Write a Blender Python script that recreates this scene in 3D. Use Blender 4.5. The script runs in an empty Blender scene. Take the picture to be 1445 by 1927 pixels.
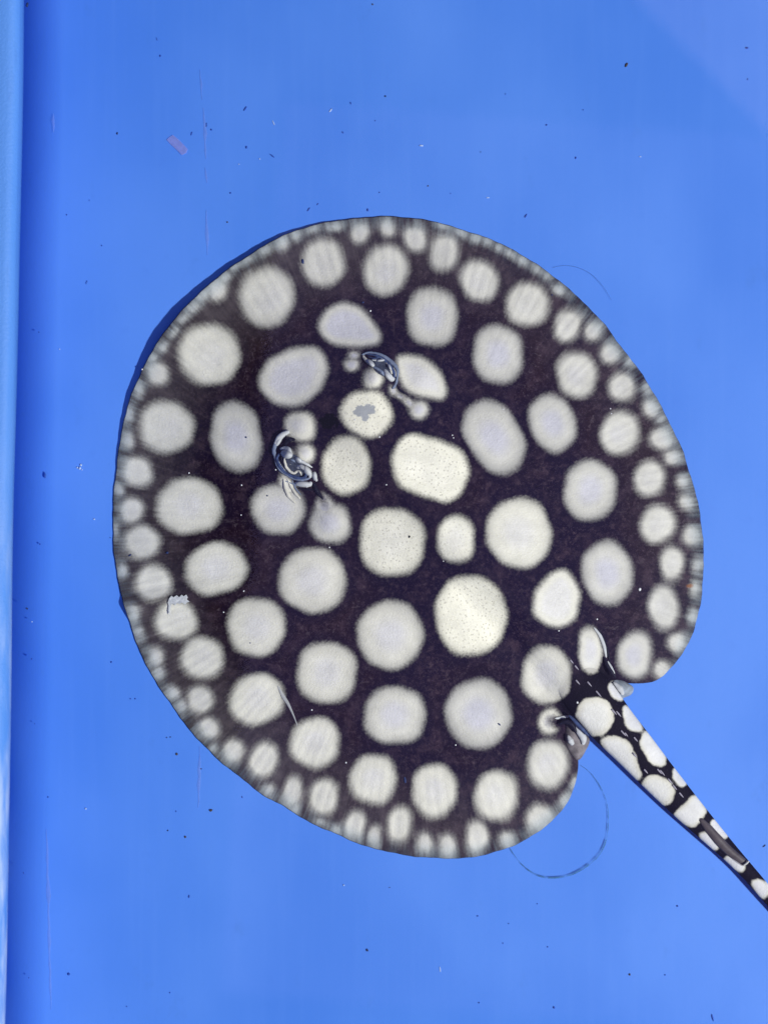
import bpy, math, random
import numpy as np

random.seed(7)
rng = np.random.default_rng(11)
scene = bpy.context.scene
C = scene.collection

# ------------------------------------------------------------------ scale
K = 0.00025          # metres per photograph pixel on the tank floor
H = 0.75             # camera height above the tank floor
CX, CY = 722.5, 963.5
WATER_Z = 0.055

def at(px, py, z=0.0):
    """world point at height z seen at photograph pixel (px, py)"""
    s = K * (H - z) / H
    return ((px - CX) * s, (CY - py) * s, z)

# ------------------------------------------------------------------ camera
cam_d = bpy.data.cameras.new('camera')
cam_d.sensor_fit = 'VERTICAL'
cam_d.angle = 2 * math.atan(1927 * K / 2 / H)
cam_d.clip_start = 0.01
cam_d.clip_end = 50
cam_d.dof.use_dof = True
cam_d.dof.focus_distance = 0.737
cam_d.dof.aperture_fstop = 3.4
cam = bpy.data.objects.new('camera', cam_d)
cam.location = (0, 0, H)
C.objects.link(cam)
scene.camera = cam

# ------------------------------------------------------------------ light
world = bpy.data.worlds.new('World')
scene.world = world
world.use_nodes = True
bg = world.node_tree.nodes['Background']
bg.inputs[0].default_value = (0.78, 0.76, 1.0, 1)
bg.inputs[1].default_value = 0.04

def area(name, loc, target, sx, sy, power, color, roll=None):
    d = bpy.data.lights.new(name, 'AREA')
    d.shape = 'RECTANGLE'
    d.size, d.size_y = sx, sy
    d.energy = power
    d.color = color
    o = bpy.data.objects.new(name, d)
    o.location = loc
    if roll is not None:
        o.rotation_euler = (0, 0, roll)
    else:
        import mathutils
        v = mathutils.Vector(target) - mathutils.Vector(loc)
        o.rotation_euler = v.to_track_quat('-Z', 'Y').to_euler()
    C.objects.link(o)
    return o

# key lamp: from the right and a little below in the picture, about 50 degrees up
el, az = math.radians(50), math.radians(-24)
D = 4.0
area('key_lamp', (D*math.cos(el)*math.cos(az), D*math.cos(el)*math.sin(az), D*math.sin(el)),
     (0, 0, 0), 0.16, 0.16, 218, (1.0, 0.985, 0.945))
# two light panels overhead, seen again as faint pale shapes in the water
def overhead(name, px, py, w, h, roll, zl, radiance, color):
    f = K / H * (H - 2*WATER_Z + zl)
    a = (w*f) * (h*f)
    area(name, ((px - CX)*f, (CY - py)*f, zl), None, w*f, h*f, radiance*math.pi*a, color, roll)
overhead('roof_panel_lamp', 1095, 1075, 1240, 1680, math.radians(-4.2), 2.0, 1.05, (0.46, 0.40, 1.0))
overhead('strip_lamp', 1420, -10, 330, 900, math.radians(44), 2.2, 2.0, (0.9, 0.75, 1.0))

vs = scene.view_settings
vs.view_transform = 'Standard'
vs.look = 'None'
vs.exposure = 0.0
vs.gamma = 1.0
scene.cycles.max_bounces = 6
scene.cycles.diffuse_bounces = 3
scene.cycles.glossy_bounces = 2
scene.cycles.transparent_max_bounces = 6
scene.cycles.caustics_reflective = False
scene.cycles.caustics_refractive = False

# ------------------------------------------------------------------ node helper
class N:
    def __init__(self, name):
        self.m = bpy.data.materials.new(name)
        self.m.use_nodes = True
        self.t = self.m.node_tree
        self.t.nodes.clear()
        self.out = self.t.nodes.new('ShaderNodeOutputMaterial')
    def put(self, sock, v):
        if hasattr(v, 'is_output'):
            self.t.links.new(v, sock)
        elif v is not None:
            if sock.type == 'RGBA' and len(v) == 3:
                v = (*v, 1)
            sock.default_value = v
    def math(self, op, a, b=None, c=None, clamp=False):
        n = self.t.nodes.new('ShaderNodeMath'); n.operation = op; n.use_clamp = clamp
        for i, v in enumerate((a, b, c)):
            if v is not None: self.put(n.inputs[i], v)
        return n.outputs[0]
    def add(self, a, b): return self.math('ADD', a, b)
    def sub(self, a, b): return self.math('SUBTRACT', a, b)
    def mul(self, a, b): return self.math('MULTIPLY', a, b)
    def step(self, v, a, b, lo=0.0, hi=1.0):
        n = self.t.nodes.new('ShaderNodeMapRange'); n.interpolation_type = 'SMOOTHSTEP'
        for i, x in enumerate((v, a, b, lo, hi)): self.put(n.inputs[i], x)
        return n.outputs[0]
    def mix(self, f, a, b, mode='MIX'):
        n = self.t.nodes.new('ShaderNodeMix'); n.data_type = 'RGBA'; n.blend_type = mode
        self.put(n.inputs[0], f); self.put(n.inputs[6], a); self.put(n.inputs[7], b)
        return n.outputs[2]
    def attr(self, name, vec=False):
        n = self.t.nodes.new('ShaderNodeAttribute'); n.attribute_name = name
        return n.outputs['Vector'] if vec else n.outputs['Fac']
    def pos(self):
        n = self.t.nodes.new('ShaderNodeTexCoord'); return n.outputs['Object']
    def scale(self, v, s):
        n = self.t.nodes.new('ShaderNodeVectorMath'); n.operation = 'MULTIPLY'
        self.put(n.inputs[0], v); n.inputs[1].default_value = s if isinstance(s, tuple) else (s, s, s)
        return n.outputs[0]
    def noise(self, v, s, det=2.0, rough=0.5, dist=0.0):
        n = self.t.nodes.new('ShaderNodeTexNoise')
        self.put(n.inputs['Vector'], v)
        n.inputs['Scale'].default_value = s; n.inputs['Detail'].default_value = det
        n.inputs['Roughness'].default_value = rough; n.inputs['Distortion'].default_value = dist
        return n.outputs['Fac']
    def voronoi(self, v, s):
        n = self.t.nodes.new('ShaderNodeTexVoronoi'); n.voronoi_dimensions = '2D'
        self.put(n.inputs['Vector'], v); n.inputs['Scale'].default_value = s
        return n.outputs['Distance']
    def bump(self, h, strength, dist):
        n = self.t.nodes.new('ShaderNodeBump')
        n.inputs['Strength'].default_value = strength; n.inputs['Distance'].default_value = dist
        self.put(n.inputs['Height'], h)
        return n.outputs[0]
    def bsdf(self, col, rough=0.5, spec=0.2, normal=None, **kw):
        n = self.t.nodes.new('ShaderNodeBsdfPrincipled')
        self.put(n.inputs['Base Color'], col); self.put(n.inputs['Roughness'], rough)
        n.inputs['Specular IOR Level'].default_value = spec
        if normal is not None: self.put(n.inputs['Normal'], normal)
        for k, v in kw.items(): self.put(n.inputs[k], v)
        return n.outputs[0]
    def shader_mix(self, f, a, b):
        n = self.t.nodes.new('ShaderNodeMixShader')
        self.put(n.inputs[0], f); self.put(n.inputs[1], a); self.put(n.inputs[2], b)
        return n.outputs[0]
    def done(self, s):
        self.t.links.new(s, self.out.inputs['Surface']); return self.m

def plain(name, col, var=0.25, size=30, rough=0.5, spec=0.1, alpha=1.0, broken=False):
    n = N(name)
    p = n.scale(n.pos(), 1 / K)
    v = n.noise(p, 1.0 / size, 4, 0.6)
    c2 = tuple(max(0, x * (1 - 2*var)) for x in col)
    c3 = tuple(min(1, x * (1 + 2*var)) for x in col)
    s = n.bsdf(n.mix(v, c2, c3), rough, spec, n.bump(v, 0.3, 0.0004))
    if alpha < 1:
        if broken: alpha = n.mul(n.step(n.noise(p, 0.045, 3, 0.6), 0.36, 0.62, 0.25, 1.6), alpha)
        s = n.shader_mix(alpha, n.t.nodes.new('ShaderNodeBsdfTransparent').outputs[0], s)
    return n.done(s)

# ------------------------------------------------------------------ object helpers
def link(name, mesh, mat=None, parent=None):
    o = bpy.data.objects.new(name, mesh)
    C.objects.link(o)
    if mat is not None and not mesh.materials: mesh.materials.append(mat)
    if parent is not None: o.parent = parent
    return o
def tag(o, label, cat, group=None):
    o['label'] = label; o['category'] = cat
    if group: o['group'] = group
    return o
def empty(name, loc=(0, 0, 0)):
    o = bpy.data.objects.new(name, None); o.empty_display_size = 0.02
    o.location = loc; C.objects.link(o); return o
def mesh_from(name, verts, faces, smooth=True):
    me = bpy.data.meshes.new(name)
    me.from_pydata([tuple(v) for v in verts], [], faces)
    if smooth: me.polygons.foreach_set('use_smooth', [True]*len(me.polygons))
    me.update()
    return me
def grid_faces(nu, nv, wrap=False, off=0):
    """quads of an nu x nv vertex grid; wrap closes the v direction"""
    i = np.arange(nu-1)[:, None]; j = np.arange(nv if wrap else nv-1)[None, :]
    j2 = (j+1) % nv
    a = i*nv+j; b = i*nv+j2; c = (i+1)*nv+j2; d = (i+1)*nv+j
    return (np.stack([a, b, c, d], -1).reshape(-1, 4) + off)

# ================================================================== THE TANK
# --- material of the moulded blue plastic
n = N('blue_plastic')
p = n.scale(n.pos(), 1 / K)
low = n.noise(n.scale(p, (1.0, 0.7, 1)), 0.0022, 3, 0.5)
mid = n.noise(p, 0.03, 4, 0.6)
fine = n.noise(p, 0.35, 2, 0.7)
vert = n.noise(n.scale(p, (0.05, 0.0022, 1)), 1.0, 3, 0.6)         # drawn-out mould streaks
col = n.mix(n.step(low, 0.3, 0.7), (0.064, 0.212, 0.715), (0.098, 0.266, 0.795))
col = n.mix(n.mul(n.step(vert, 0.45, 0.75), 0.14), col, (0.115, 0.285, 0.80))
col = n.mix(n.mul(n.step(mid, 0.58, 0.8), 0.25), col, (0.07, 0.205, 0.69))
col = n.mix(n.mul(fine, 0.16), col, (0.05, 0.17, 0.66))
stain = n.noise(n.scale(p, (1, 0.6, 1)), 0.012, 5, 0.65)
col = n.mix(n.mul(n.step(stain, 0.62, 0.74), 0.22), col, (0.06, 0.18, 0.55))
FLOOR_MAT = n.done(n.bsdf(col, 0.45, 0.15, n.bump(n.add(mid, n.mul(fine, 0.3)), 0.15, 0.0005)))

n = N('pale_blue_plastic')
p = n.scale(n.pos(), 1 / K)
low = n.noise(n.scale(p, (1, 0.25, 1)), 0.02, 4, 0.6)
fine = n.noise(p, 0.25, 3, 0.7)
patchy = n.noise(n.scale(p, (1, 0.2, 1)), 0.025, 4, 0.6)
col = n.mix(low, (0.066, 0.222, 0.66), (0.095, 0.27, 0.72))
sep = n.t.nodes.new('ShaderNodeSeparateXYZ'); n.put(sep.inputs[0], p)
lower = n.step(sep.outputs[1], 250, -700)                         # whiter further down
col = n.mix(n.mul(n.mul(n.step(patchy, 0.35, 0.65), lower), 0.85), col, (0.45, 0.56, 0.76))
col = n.mix(n.mul(n.step(low, 0.62, 0.75), 0.35), col, (0.06, 0.17, 0.50))
RIM_MAT = n.done(n.bsdf(col, 0.5, 0.25, n.bump(n.add(fine, patchy), 0.4, 0.0008)))

tank = tag(empty('plastic_tank', at(60, 963)), 'blue plastic tank with a flat floor and a pale raised edge', 'tank')

def edge_px(py):                      # the slightly slanted line of the tank's edge
    return 44 - 36 * (py / 1927.0) + 1.6*math.sin(py/210.0) + 0.5*math.sin(py/91.0)

# floor: flat, rolled into an added gutter shaped to give a dark left band
ys = np.linspace(-1500, 3500, 140)
offs = np.concatenate([np.linspace(-40, 90, 40), np.linspace(100, 3600, 50)])
V = []
for y in ys:
    e = edge_px(y)
    for d in offs:
        t = min(max((78 - d) / 78.0, 0), 1.25)
        z = -0.0095 * (t**1.9) if d < 78 else 0.0
        V.append(((e + d - CX) * K, (CY - y) * K, z))
me = mesh_from('floor', V, grid_faces(len(ys), len(offs)).tolist())
fl = link('floor', me, FLOOR_MAT)
fl.parent = tank; fl.matrix_parent_inverse.translation = (-tank.location.x, -tank.location.y, 0)

# raised edge with a rounded lip hanging over the added gutter
prof = [(-1400, 0.050), (-300, 0.056), (-90, 0.0585), (-40, 0.0590), (-22, 0.0588), (-13, 0.0582), (-7, 0.0570), (-3, 0.0552),
        (-1, 0.0530), (0, 0.050), (-12, 0.046), (-19, 0.040), (-30, 0.030), (-52, 0.010), (-84, -0.02)]
V = []
for y in ys:
    e = edge_px(y)
    for d, z in prof:
        s = K * (H - 0.052) / H
        V.append(((e + d - CX) * s, (CY - y) * s, z))
me = mesh_from('raised_edge', V, grid_faces(len(ys), len(prof)).tolist())
rm = link('raised_edge', me, RIM_MAT)
rm['label'] = 'pale blue raised edge, whitish lower down'
rm.parent = tank; rm.matrix_parent_inverse.translation = (-tank.location.x, -tank.location.y, 0)

# thin weld lines in the floor
WELD = plain('weld_line_plastic', (0.27, 0.37, 0.86), 0.2, 12, 0.5, 0.15, 0.22)
def ribbon(name, pts, hw, z, mat, parent, zb=0.0004):
    V = []
    for i, (x, y) in enumerate(pts):
        w = hw * random.uniform(0.3, 1.1) * min(1, 0.15 + 3*min(i, len(pts)-1-i)/len(pts))
        for d, zz in ((-w, z), (0, z + zb), (w, z)):
            V.append(at(x + d, y, zz))
    o = link(name, mesh_from(name, V, grid_faces(len(pts), 3).tolist()), mat)
    if parent is not None:
        o.parent = parent; o.matrix_parent_inverse.translation = (-parent.location.x, -parent.location.y, 0)
    return o
def dense(a, b, step=14, jit=0.8):
    m = max(3, int(math.hypot(b[0]-a[0], b[1]-a[1]) / step))
    return [(a[0]+(b[0]-a[0])*i/m + random.uniform(-jit, jit), a[1]+(b[1]-a[1])*i/m) for i in range(m+1)]
for a, b, w in (((377, 130), (381, 188), 3.2), ((384, 203), (388, 300), 3.6), ((387, 315), (390, 345), 2.6), ((389, 395), (391, 480), 3.6),
                ((376, 1405), (374, 1520), 3.4), ((88, 1560), (97, 1900), 4.0), ((101, 214), (101, 250), 3.6)):
    ribbon('weld_line', dense(a, b), w, 0.0002, WELD, tank)

# ================================================================== WATER
n = N('water')
tr = n.t.nodes.new('ShaderNodeBsdfTransparent'); tr.inputs[0].default_value = (0.97, 0.985, 1.0, 1)
gl = n.t.nodes.new('ShaderNodeBsdfGlossy'); gl.inputs['Roughness'].default_value = 0.0
fr = n.t.nodes.new('ShaderNodeFresnel'); fr.inputs[0].default_value = 1.33
bmp = n.bump(n.noise(n.pos(), 7.0, 1), 0.006, 0.01)
n.put(gl.inputs['Normal'], bmp)
WATER = n.done(n.shader_mix(fr.outputs[0], tr.outputs[0], gl.outputs[0]))
x0 = at(30, 0, WATER_Z)[0]
wv = [(x0, -0.55, WATER_Z), (0.78, -0.55, WATER_Z), (0.78, 0.55, WATER_Z), (x0, 0.55, WATER_Z)]
w = link('water', mesh_from('water', wv, [(0, 1, 2, 3)], False), WATER)
w['kind'] = 'structure'

# ================================================================== THE STINGRAY
# outline of the disc, clockwise in the picture
OUT = [(740,407),(799,413),(854,427),(910,446),(950,461),(991,486),(1030,511),(1066,540),(1099,571),(1130,601),(1151,630),(1171,656),(1194,686),
 (1218,720),(1236,751),(1260,799),(1277,830),(1293,878),(1308,927),(1319,983),(1323,1039),(1323,1076),(1318,1132),(1313,1157),(1303,1195),
 (1289,1220),(1269,1250),(1251,1270),(1231,1284),(1203,1288),(1172,1284),(1130,1282),(1092,1318),(1072,1347),(1080,1380),(1088,1425),(1087,1462),(1074,1500),
 (1056,1526),(1025,1558),(978,1586),(947,1599),(906,1611),(843,1616),(791,1613),(739,1605),(688,1593),(646,1575),(584,1548),(532,1516),
 (480,1487),(463,1470),(408,1427),(356,1372),(314,1313),(276,1254),(252,1195),(235,1143),(221,1085),(214,1030),(213,971),(214,930),(219,883),
 (226,833),(233,790),(245,750),(268,695),(291,653),(318,612),(352,575),(388,539),(429,507),(484,470),(526,446),(567,429),(591,423),(647,413),(702,408)]
OX, OY = 770.0, 1010.0
oa = np.array([math.atan2(y-OY, x-OX) for x, y in OUT])
orr = np.array([math.hypot(x-OX, y-OY) for x, y in OUT])
o_ = np.argsort(oa); oa, orr = oa[o_], orr[o_]
TH = np.linspace(-math.pi, math.pi, 3600, endpoint=False)
RT = np.interp(TH, np.r_[oa-2*math.pi, oa, oa+2*math.pi], np.r_[orr, orr, orr])
kern = np.exp(-0.5*(np.arange(-40, 41)/13.0)**2); kern /= kern.sum()
RT = np.convolve(np.r_[RT[-40:], RT, RT[:40]], kern, 'valid')
RT = RT + 0.5*np.sin(TH*37) + 0.4*np.sin(TH*61+1) + 0.25*np.sin(TH*143)
def disc_r(th):
    return np.interp(th, np.r_[TH, math.pi], np.r_[RT, RT[0]])

# eyes, in photograph pixels
EYE_A, EYE_B = (722, 696), (556, 866)
AX = np.array([0.68, 0.733]); AXN = np.array([0.733, -0.68])

def gauss(x, y, cx, cy, sx, sy=None):
    sy = sy or sx
    return np.exp(-((x-cx)/sx)**2 - ((y-cy)/sy)**2)

def lift(th):          # fin edge raised off the floor towards the upper left
    d = th - math.atan2(612-OY, 318-OX)
    d = (d + math.pi) % (2*math.pi) - math.pi
    a = np.where(d < 0, np.exp(-(d/0.30)**2), np.exp(-(d/0.45)**2))     # d<0: towards the left
    d2 = (th - math.atan2(1143-OY, 235-OX) + math.pi) % (2*math.pi) - math.pi
    ripple = 0.0003 * (0.5+0.5*np.sin(th*9+0.7)) + 0.0010*a*(0.5+0.5*np.sin(th*15))
    return 0.0052*a + 0.003*np.exp(-(d2/0.03)**2) + ripple

def z_bottom(px, py):
    th = np.arctan2(py-OY, px-OX); r = np.hypot(px-OX, py-OY)
    s = np.clip(r/disc_r(th), 0, 1.0)
    return 0.0002 + lift(th) * s**5

TAIL_ST = np.array([(985,1172,30,.0150,.004),(1030,1222,42,.0142,.003),(1075,1272,48,.0132,.0022),(1112,1312,48,.0124,.0020),(1150,1362,44,.0118,.0022),(1190,1406,39.5,.0110,.0026),
                  (1229,1451,35,.0102,.0028),(1284,1512,28.5,.0094,.0032),(1341,1572,21,.0085,.0034),(1372,1604,17,.0079,.0034),(1404,1638,14.5,.0074,.0034),
                  (1440,1680,14,.0070,.0030),(1500,1752,11,.0060,.0020),(1600,1850,7,.0042,.0012),(1720,1935,2.5,.002,.0006)])
_q = np.linspace(0, 3.6, 60)
TF = np.stack([np.interp(_q, np.arange(len(TAIL_ST)), TAIL_ST[:, c]) for c in range(5)], -1)
def tail_form(px, py):
    # height of the tail root seen as a swelling of the back
    sh = np.shape(px); px = np.ravel(px); py = np.ravel(py); out = np.full(len(px), -0.05)
    ix = np.nonzero((px > 850) & (px < 1200) & (py > 1050) & (py < 1450))[0]
    if len(ix):
        d2 = (px[ix, None]-TF[:, 0])**2 + (py[ix, None]-TF[:, 1])**2
        i = np.argmin(d2, 1); q = np.sqrt(d2[np.arange(len(ix)), i])/TF[i, 2]
        mid = TF[i, 3]*0.42 + TF[i, 4]*0.58
        prof = TF[i, 3] - (TF[i, 3]-mid)*0.95*q*q
        out[ix] = prof - 0.0006
    return out.reshape(sh)
def z_top(px, py):
    px = np.asarray(px, float); py = np.asarray(py, float)
    th = np.arctan2(py-OY, px-OX); r = np.hypot(px-OX, py-OY)
    s = np.clip(r/disc_r(th), 0, 1.0)
    t = 0.0003 + 0.0187*(1 - s**1.8)**1.25
    fade = np.clip((1-s)/0.15, 0, 1)
    fade = fade*fade*(3-2*fade)
    t = t + 0.0036*gauss(px, py, 690, 840, 165)*fade
    # body trunk and ridge running back to the tail
    u = (px-690)*AX[0] + (py-840)*AX[1]; v = (px-690)*AXN[0] + (py-840)*AXN[1]
    along = 1/(1+np.exp(-(u+40)/60.0))
    t = t + 0.0045*np.exp(-(v/95.0)**2)*along*fade + 0.0035*np.exp(-(v/36.0)**2)*along*fade
    # shallow valley beside the trunk
    t = t - 0.0016*np.exp(-((np.abs(v)-170)/45.0)**2)*np.clip(1-np.abs(u-150)/420.0, 0, 1)*fade
    for ex, ey in (EYE_A, EYE_B):
        t = t + 0.0050*gauss(px, py, ex-4, ey-4, 34) 
    t = t + 0.0020*gauss(px, py, 566, 802, 25) + 0.0013*gauss(px, py, 701, 714, 17) + 0.0013*gauss(px, py, 575, 853, 15) + 0.0009*gauss(px, py, 541, 856, 9)
    t = t + 0.0013*gauss(px, py, 787, 770, 17) + 0.0006*gauss(px, py, 755, 746, 12) + 0.0026*gauss(px, py, 622, 985, 34) + 0.0008*gauss(px, py, 664, 684, 13) + 0.0014*gauss(px, py, 800, 715, 34)
    # the hollows of the eyes
    t = t - 0.0024*gauss(px, py, 719, 687, 15) - 0.0028*gauss(px, py, 552, 878, 15)
    # soft uneven swell of the fins, finest along the rays
    t = t + fade*(0.00022*np.sin(px*0.021+py*0.013+1.0) + 0.00022*np.sin(px*0.012-py*0.027))
    t = t + 0.00009*np.sin(th*170)*np.clip((s-0.6)/0.3, 0, 1)*np.clip((1-s)/0.02, 0, 1)
    zz = z_bottom(px, py) + np.maximum(t, 0.0003)
    f = tail_form(px, py)
    f = np.where(s > 0.995, -0.05, f)
    kk = 0.005; h = np.clip(0.5+0.5*(f-zz)/kk, 0, 1)
    return np.where(f < -0.04, zz, zz*(1-h)+f*h + kk*h*(1-h))

# --- the pale spots: (x, y, rx, ry, tilt degrees, yellow, softness extra)
E = [
 (502,559,54,58,0,.15),(394,667,59,60,0,.35),(295,703,24,25,0,.1),(410,545,20,23,0,.1),(530,456,15,18,0,0),(498,470,13,11,0,0),(555,440,11,12,0,0),
 (260,735,12,16,0,0),(445,500,14,9,-35,0),(466,486,14,9,-30,0),(425,523,14,10,-35,0),(385,552,16,12,-40,0),(363,578,15,11,-45,0),(344,600,14,10,-45,0),(327,625,13,9,-50,0),(310,650,12,9,-50,0),(290,672,10,8,-50,0),
 (609,494,42,47,0,.1),(726,508,45,49,0,.1),(679,436,20,23,0,0),(731,429,18,20,0,0),(782,448,24,28,-8,0),(835,476,30,37,0,.05),(901,528,37,42,-5,.1),
 (813,596,50,58,-5,.05),(629,426,19,11,-8,0),(586,431,14,9,-15,0),(835,426,12,7,10,0),(868,437,14,10,15,0),(893,445,14,11,15,0),(918,453,10,8,15,0),(938,466,9,7,30,0),
 (993,573,43,43,0,.15),(1067,612,27,33,18,.1),(1117,624,20,21,0,0),(937,667,49,58,-8,0),(1084,705,40,46,-10,.1),(1148,666,20,23,15,0),(1171,729,27,30,0,.05),
 (1224,767,19,20,0,0),(1185,677,11,12,0,0),(1218,730,9,12,0,0),(1243,785,12,11,0,0),(1054,545,17,10,30,0),(960,478,14,8,30,0),(985,492,12,9,32,0),(1010,506,12,9,35,0),(1029,519,10,8,38,0),
 (1039,796,44,57,-20,0),(1166,815,40,42,0,.1),(929,822,52,76,-30,0),
 (314,804,53,52,0,.25),(445,822,49,69,-10,0),(240,828,13,18,0,0),(244,776,12,15,0,0),(259,887,31,31,0,.2),(224,922,10,13,0,0),(248,962,26,26,0,.15),(267,1021,36,33,0,.25),
 (357,952,64,54,0,.4),(407,1070,60,50,-18,.4),(290,1097,36,35,0,.35),(231,1072,11,14,0,0),(219,996,8,14,0,0),(523,958,52,49,0,.15),(248,1146,13,9,0,0),
 (566,802,31,31,0,.45),(575,853,19,21,-15,.3),(541,856,11,11,0,.2),
 (738,1020,63,66,0,.75),(1246,824,26,24,-20,.0),(1265,858,19,17,-15,0),(1222,901,32,35,0,.1),(1286,904,15,15,0,0),(1290,944,17,17,0,0),(1237,987,36,37,0,.1),
 (1302,1007,19,23,0,0),(1263,1061,24,34,0,.05),(1312,1065,13,16,0,0),(1248,1142,30,45,0,0),(1309,1110,11,18,0,.3),(1303,1160,12,18,0,0),(1276,1209,21,21,0,0),(1245,1262,20,18,-20,.05),
 (1194,1232,35,46,5,0),(1110,923,52,58,0,.05),(976,1003,62,68,-8,.45),(858,1014,37,47,0,.6),(1142,1078,49,62,-8,0),(886,1158,68,77,-5,.9),
 (1110,1224,24,45,-6,.2),(1028,1270,48,56,0,.25),
 (588,1092,65,62,10,.3),(482,1180,56,57,0,.4),(615,1266,58,60,10,.35),(484,1316,54,49,-15,.45),(593,1397,49,49,0,.4),(333,1168,42,38,0,.4),(381,1238,43,42,0,.35),
 (292,1236,18,22,0,.05),(376,1318,28,27,0,.15),(324,1304,16,16,0,0),(394,1372,22,22,0,.05),(252,1156,12,17,0,0),(262,1190,12,14,-15,0),(299,1265,14,14,0,0),(439,1415,22,25,15,.1),
 (497,1429,29,35,15,.25),(504,1486,12,14,20,0),(550,1493,20,34,8,.1),(610,1499,29,37,10,.25),(342,1328,11,13,0,0),(402,1410,9,9,0,0),
 (743,1346,60,56,0,.15),(900,1343,63,67,0,.0),(702,1466,46,49,10,.35),(817,1488,43,54,5,.35),(933,1497,43,50,5,.25),(667,1554,22,30,5,.1),(705,1575,14,24,5,0),
 (752,1550,25,36,3,.25),(798,1589,17,24,0,0),(841,1592,18,25,0,0),(897,1576,23,33,0,.1),(953,1582,19,20,0,0),(734,1195,63,66,0,.25),(558,1523,9,14,15,0),(632,1561,9,9,0,0),(602,1547,11,9,0,0),
 (1030,1438,40,49,5,.1),(1014,1543,27,30,15,.1),(1064,1507,13,20,25,0),(1082,1476,8,15,10,0),
 (667,668,12,9,0,0),(663,685,16,14,0,.05),(701,714,21,20,20,.4),
 (787,770,19,20,0,.1),(770,757,14,9,35,.1),(754,746,13,7,30,.1),(741,736,9,11,-30,.15),
 (690,778,50,45,10,1.0),(652,876,47,56,0,1.0),
 (622,984,40,41,0,.1),(612,956,20,24,-20,.1),(607,940,9,14,-15,.1),(542,915,13,26,-30,.6),
 (1118,1349,36,37,20,.9),(1238,1487,33,26,35,.8),(1033,1358,22,25,0,.3),
]
E = [e if len(e) == 7 else (*e, 0) for e in E]
# irregular spots, traced as rounded polygons
P = [
 ([(600,612),(613,584),(647,571),(676,580),(700,606),(716,632),(711,650),(672,652),(632,646),(605,632)], 0),
 ([(748,672),(768,668),(790,675),(815,690),(834,712),(839,740),(830,752),(800,744),(772,735),(758,720),(749,700)], .3),
 ([(492,704),(508,676),(545,657),(590,655),(613,670),(616,700),(602,732),(575,755),(540,765),(510,755),(492,735)], .1),
 ([(740,866),(752,832),(778,818),(808,824),(845,838),(872,858),(881,890),(870,925),(838,944),(800,932),(765,920),(742,896)], .85),
 ([(1005,1120),(1030,1085),(1060,1073),(1078,1090),(1087,1120),(1085,1160),(1062,1177),(1025,1172),(1003,1152)], .4),
 # tail
 ([(1130,1395),(1150,1388),(1182,1398),(1189,1420),(1203,1458),(1194,1467),(1156,1432)], .7),
 ([(1176,1327),(1204,1362),(1203,1374),(1186,1371),(1176,1352)], .3),
 ([(1215,1377),(1250,1422),(1247,1440),(1226,1433),(1208,1404),(1210,1386)], .5),
 ([(1270,1443),(1290,1472),(1279,1477),(1270,1464)], .3),
 ([(1307,1497),(1327,1522),(1316,1540),(1300,1556),(1268,1536),(1287,1519)], .5),
 ([(1342,1541),(1367,1575),(1358,1571),(1342,1556)], .1),
 ([(1316,1571),(1330,1570),(1351,1598),(1334,1594)], .1),
 ([(1362,1614),(1378,1616),(1398,1631),(1391,1640)], .1),
 ([(1414,1660),(1428,1658),(1446,1678),(1433,1689)], .1),
 ([(1440,1660),(1450,1664),(1460,1690),(1450,1684)], .1),
 ([(1460,1712),(1474,1712),(1490,1733),(1478,1737)], .1),
 ([(1146,1285),(1163,1292),(1172,1306),(1167,1317),(1154,1308)], .3),
]
POLY_ROUND = 5.0
# small dark hollows inside spots (signed distance removed from the spots)
CUT = [(1055,1362,22,11,20), (553,872,14,9,60), (600,925,5,18,-25), (752,727,4,16,-20)]

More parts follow.
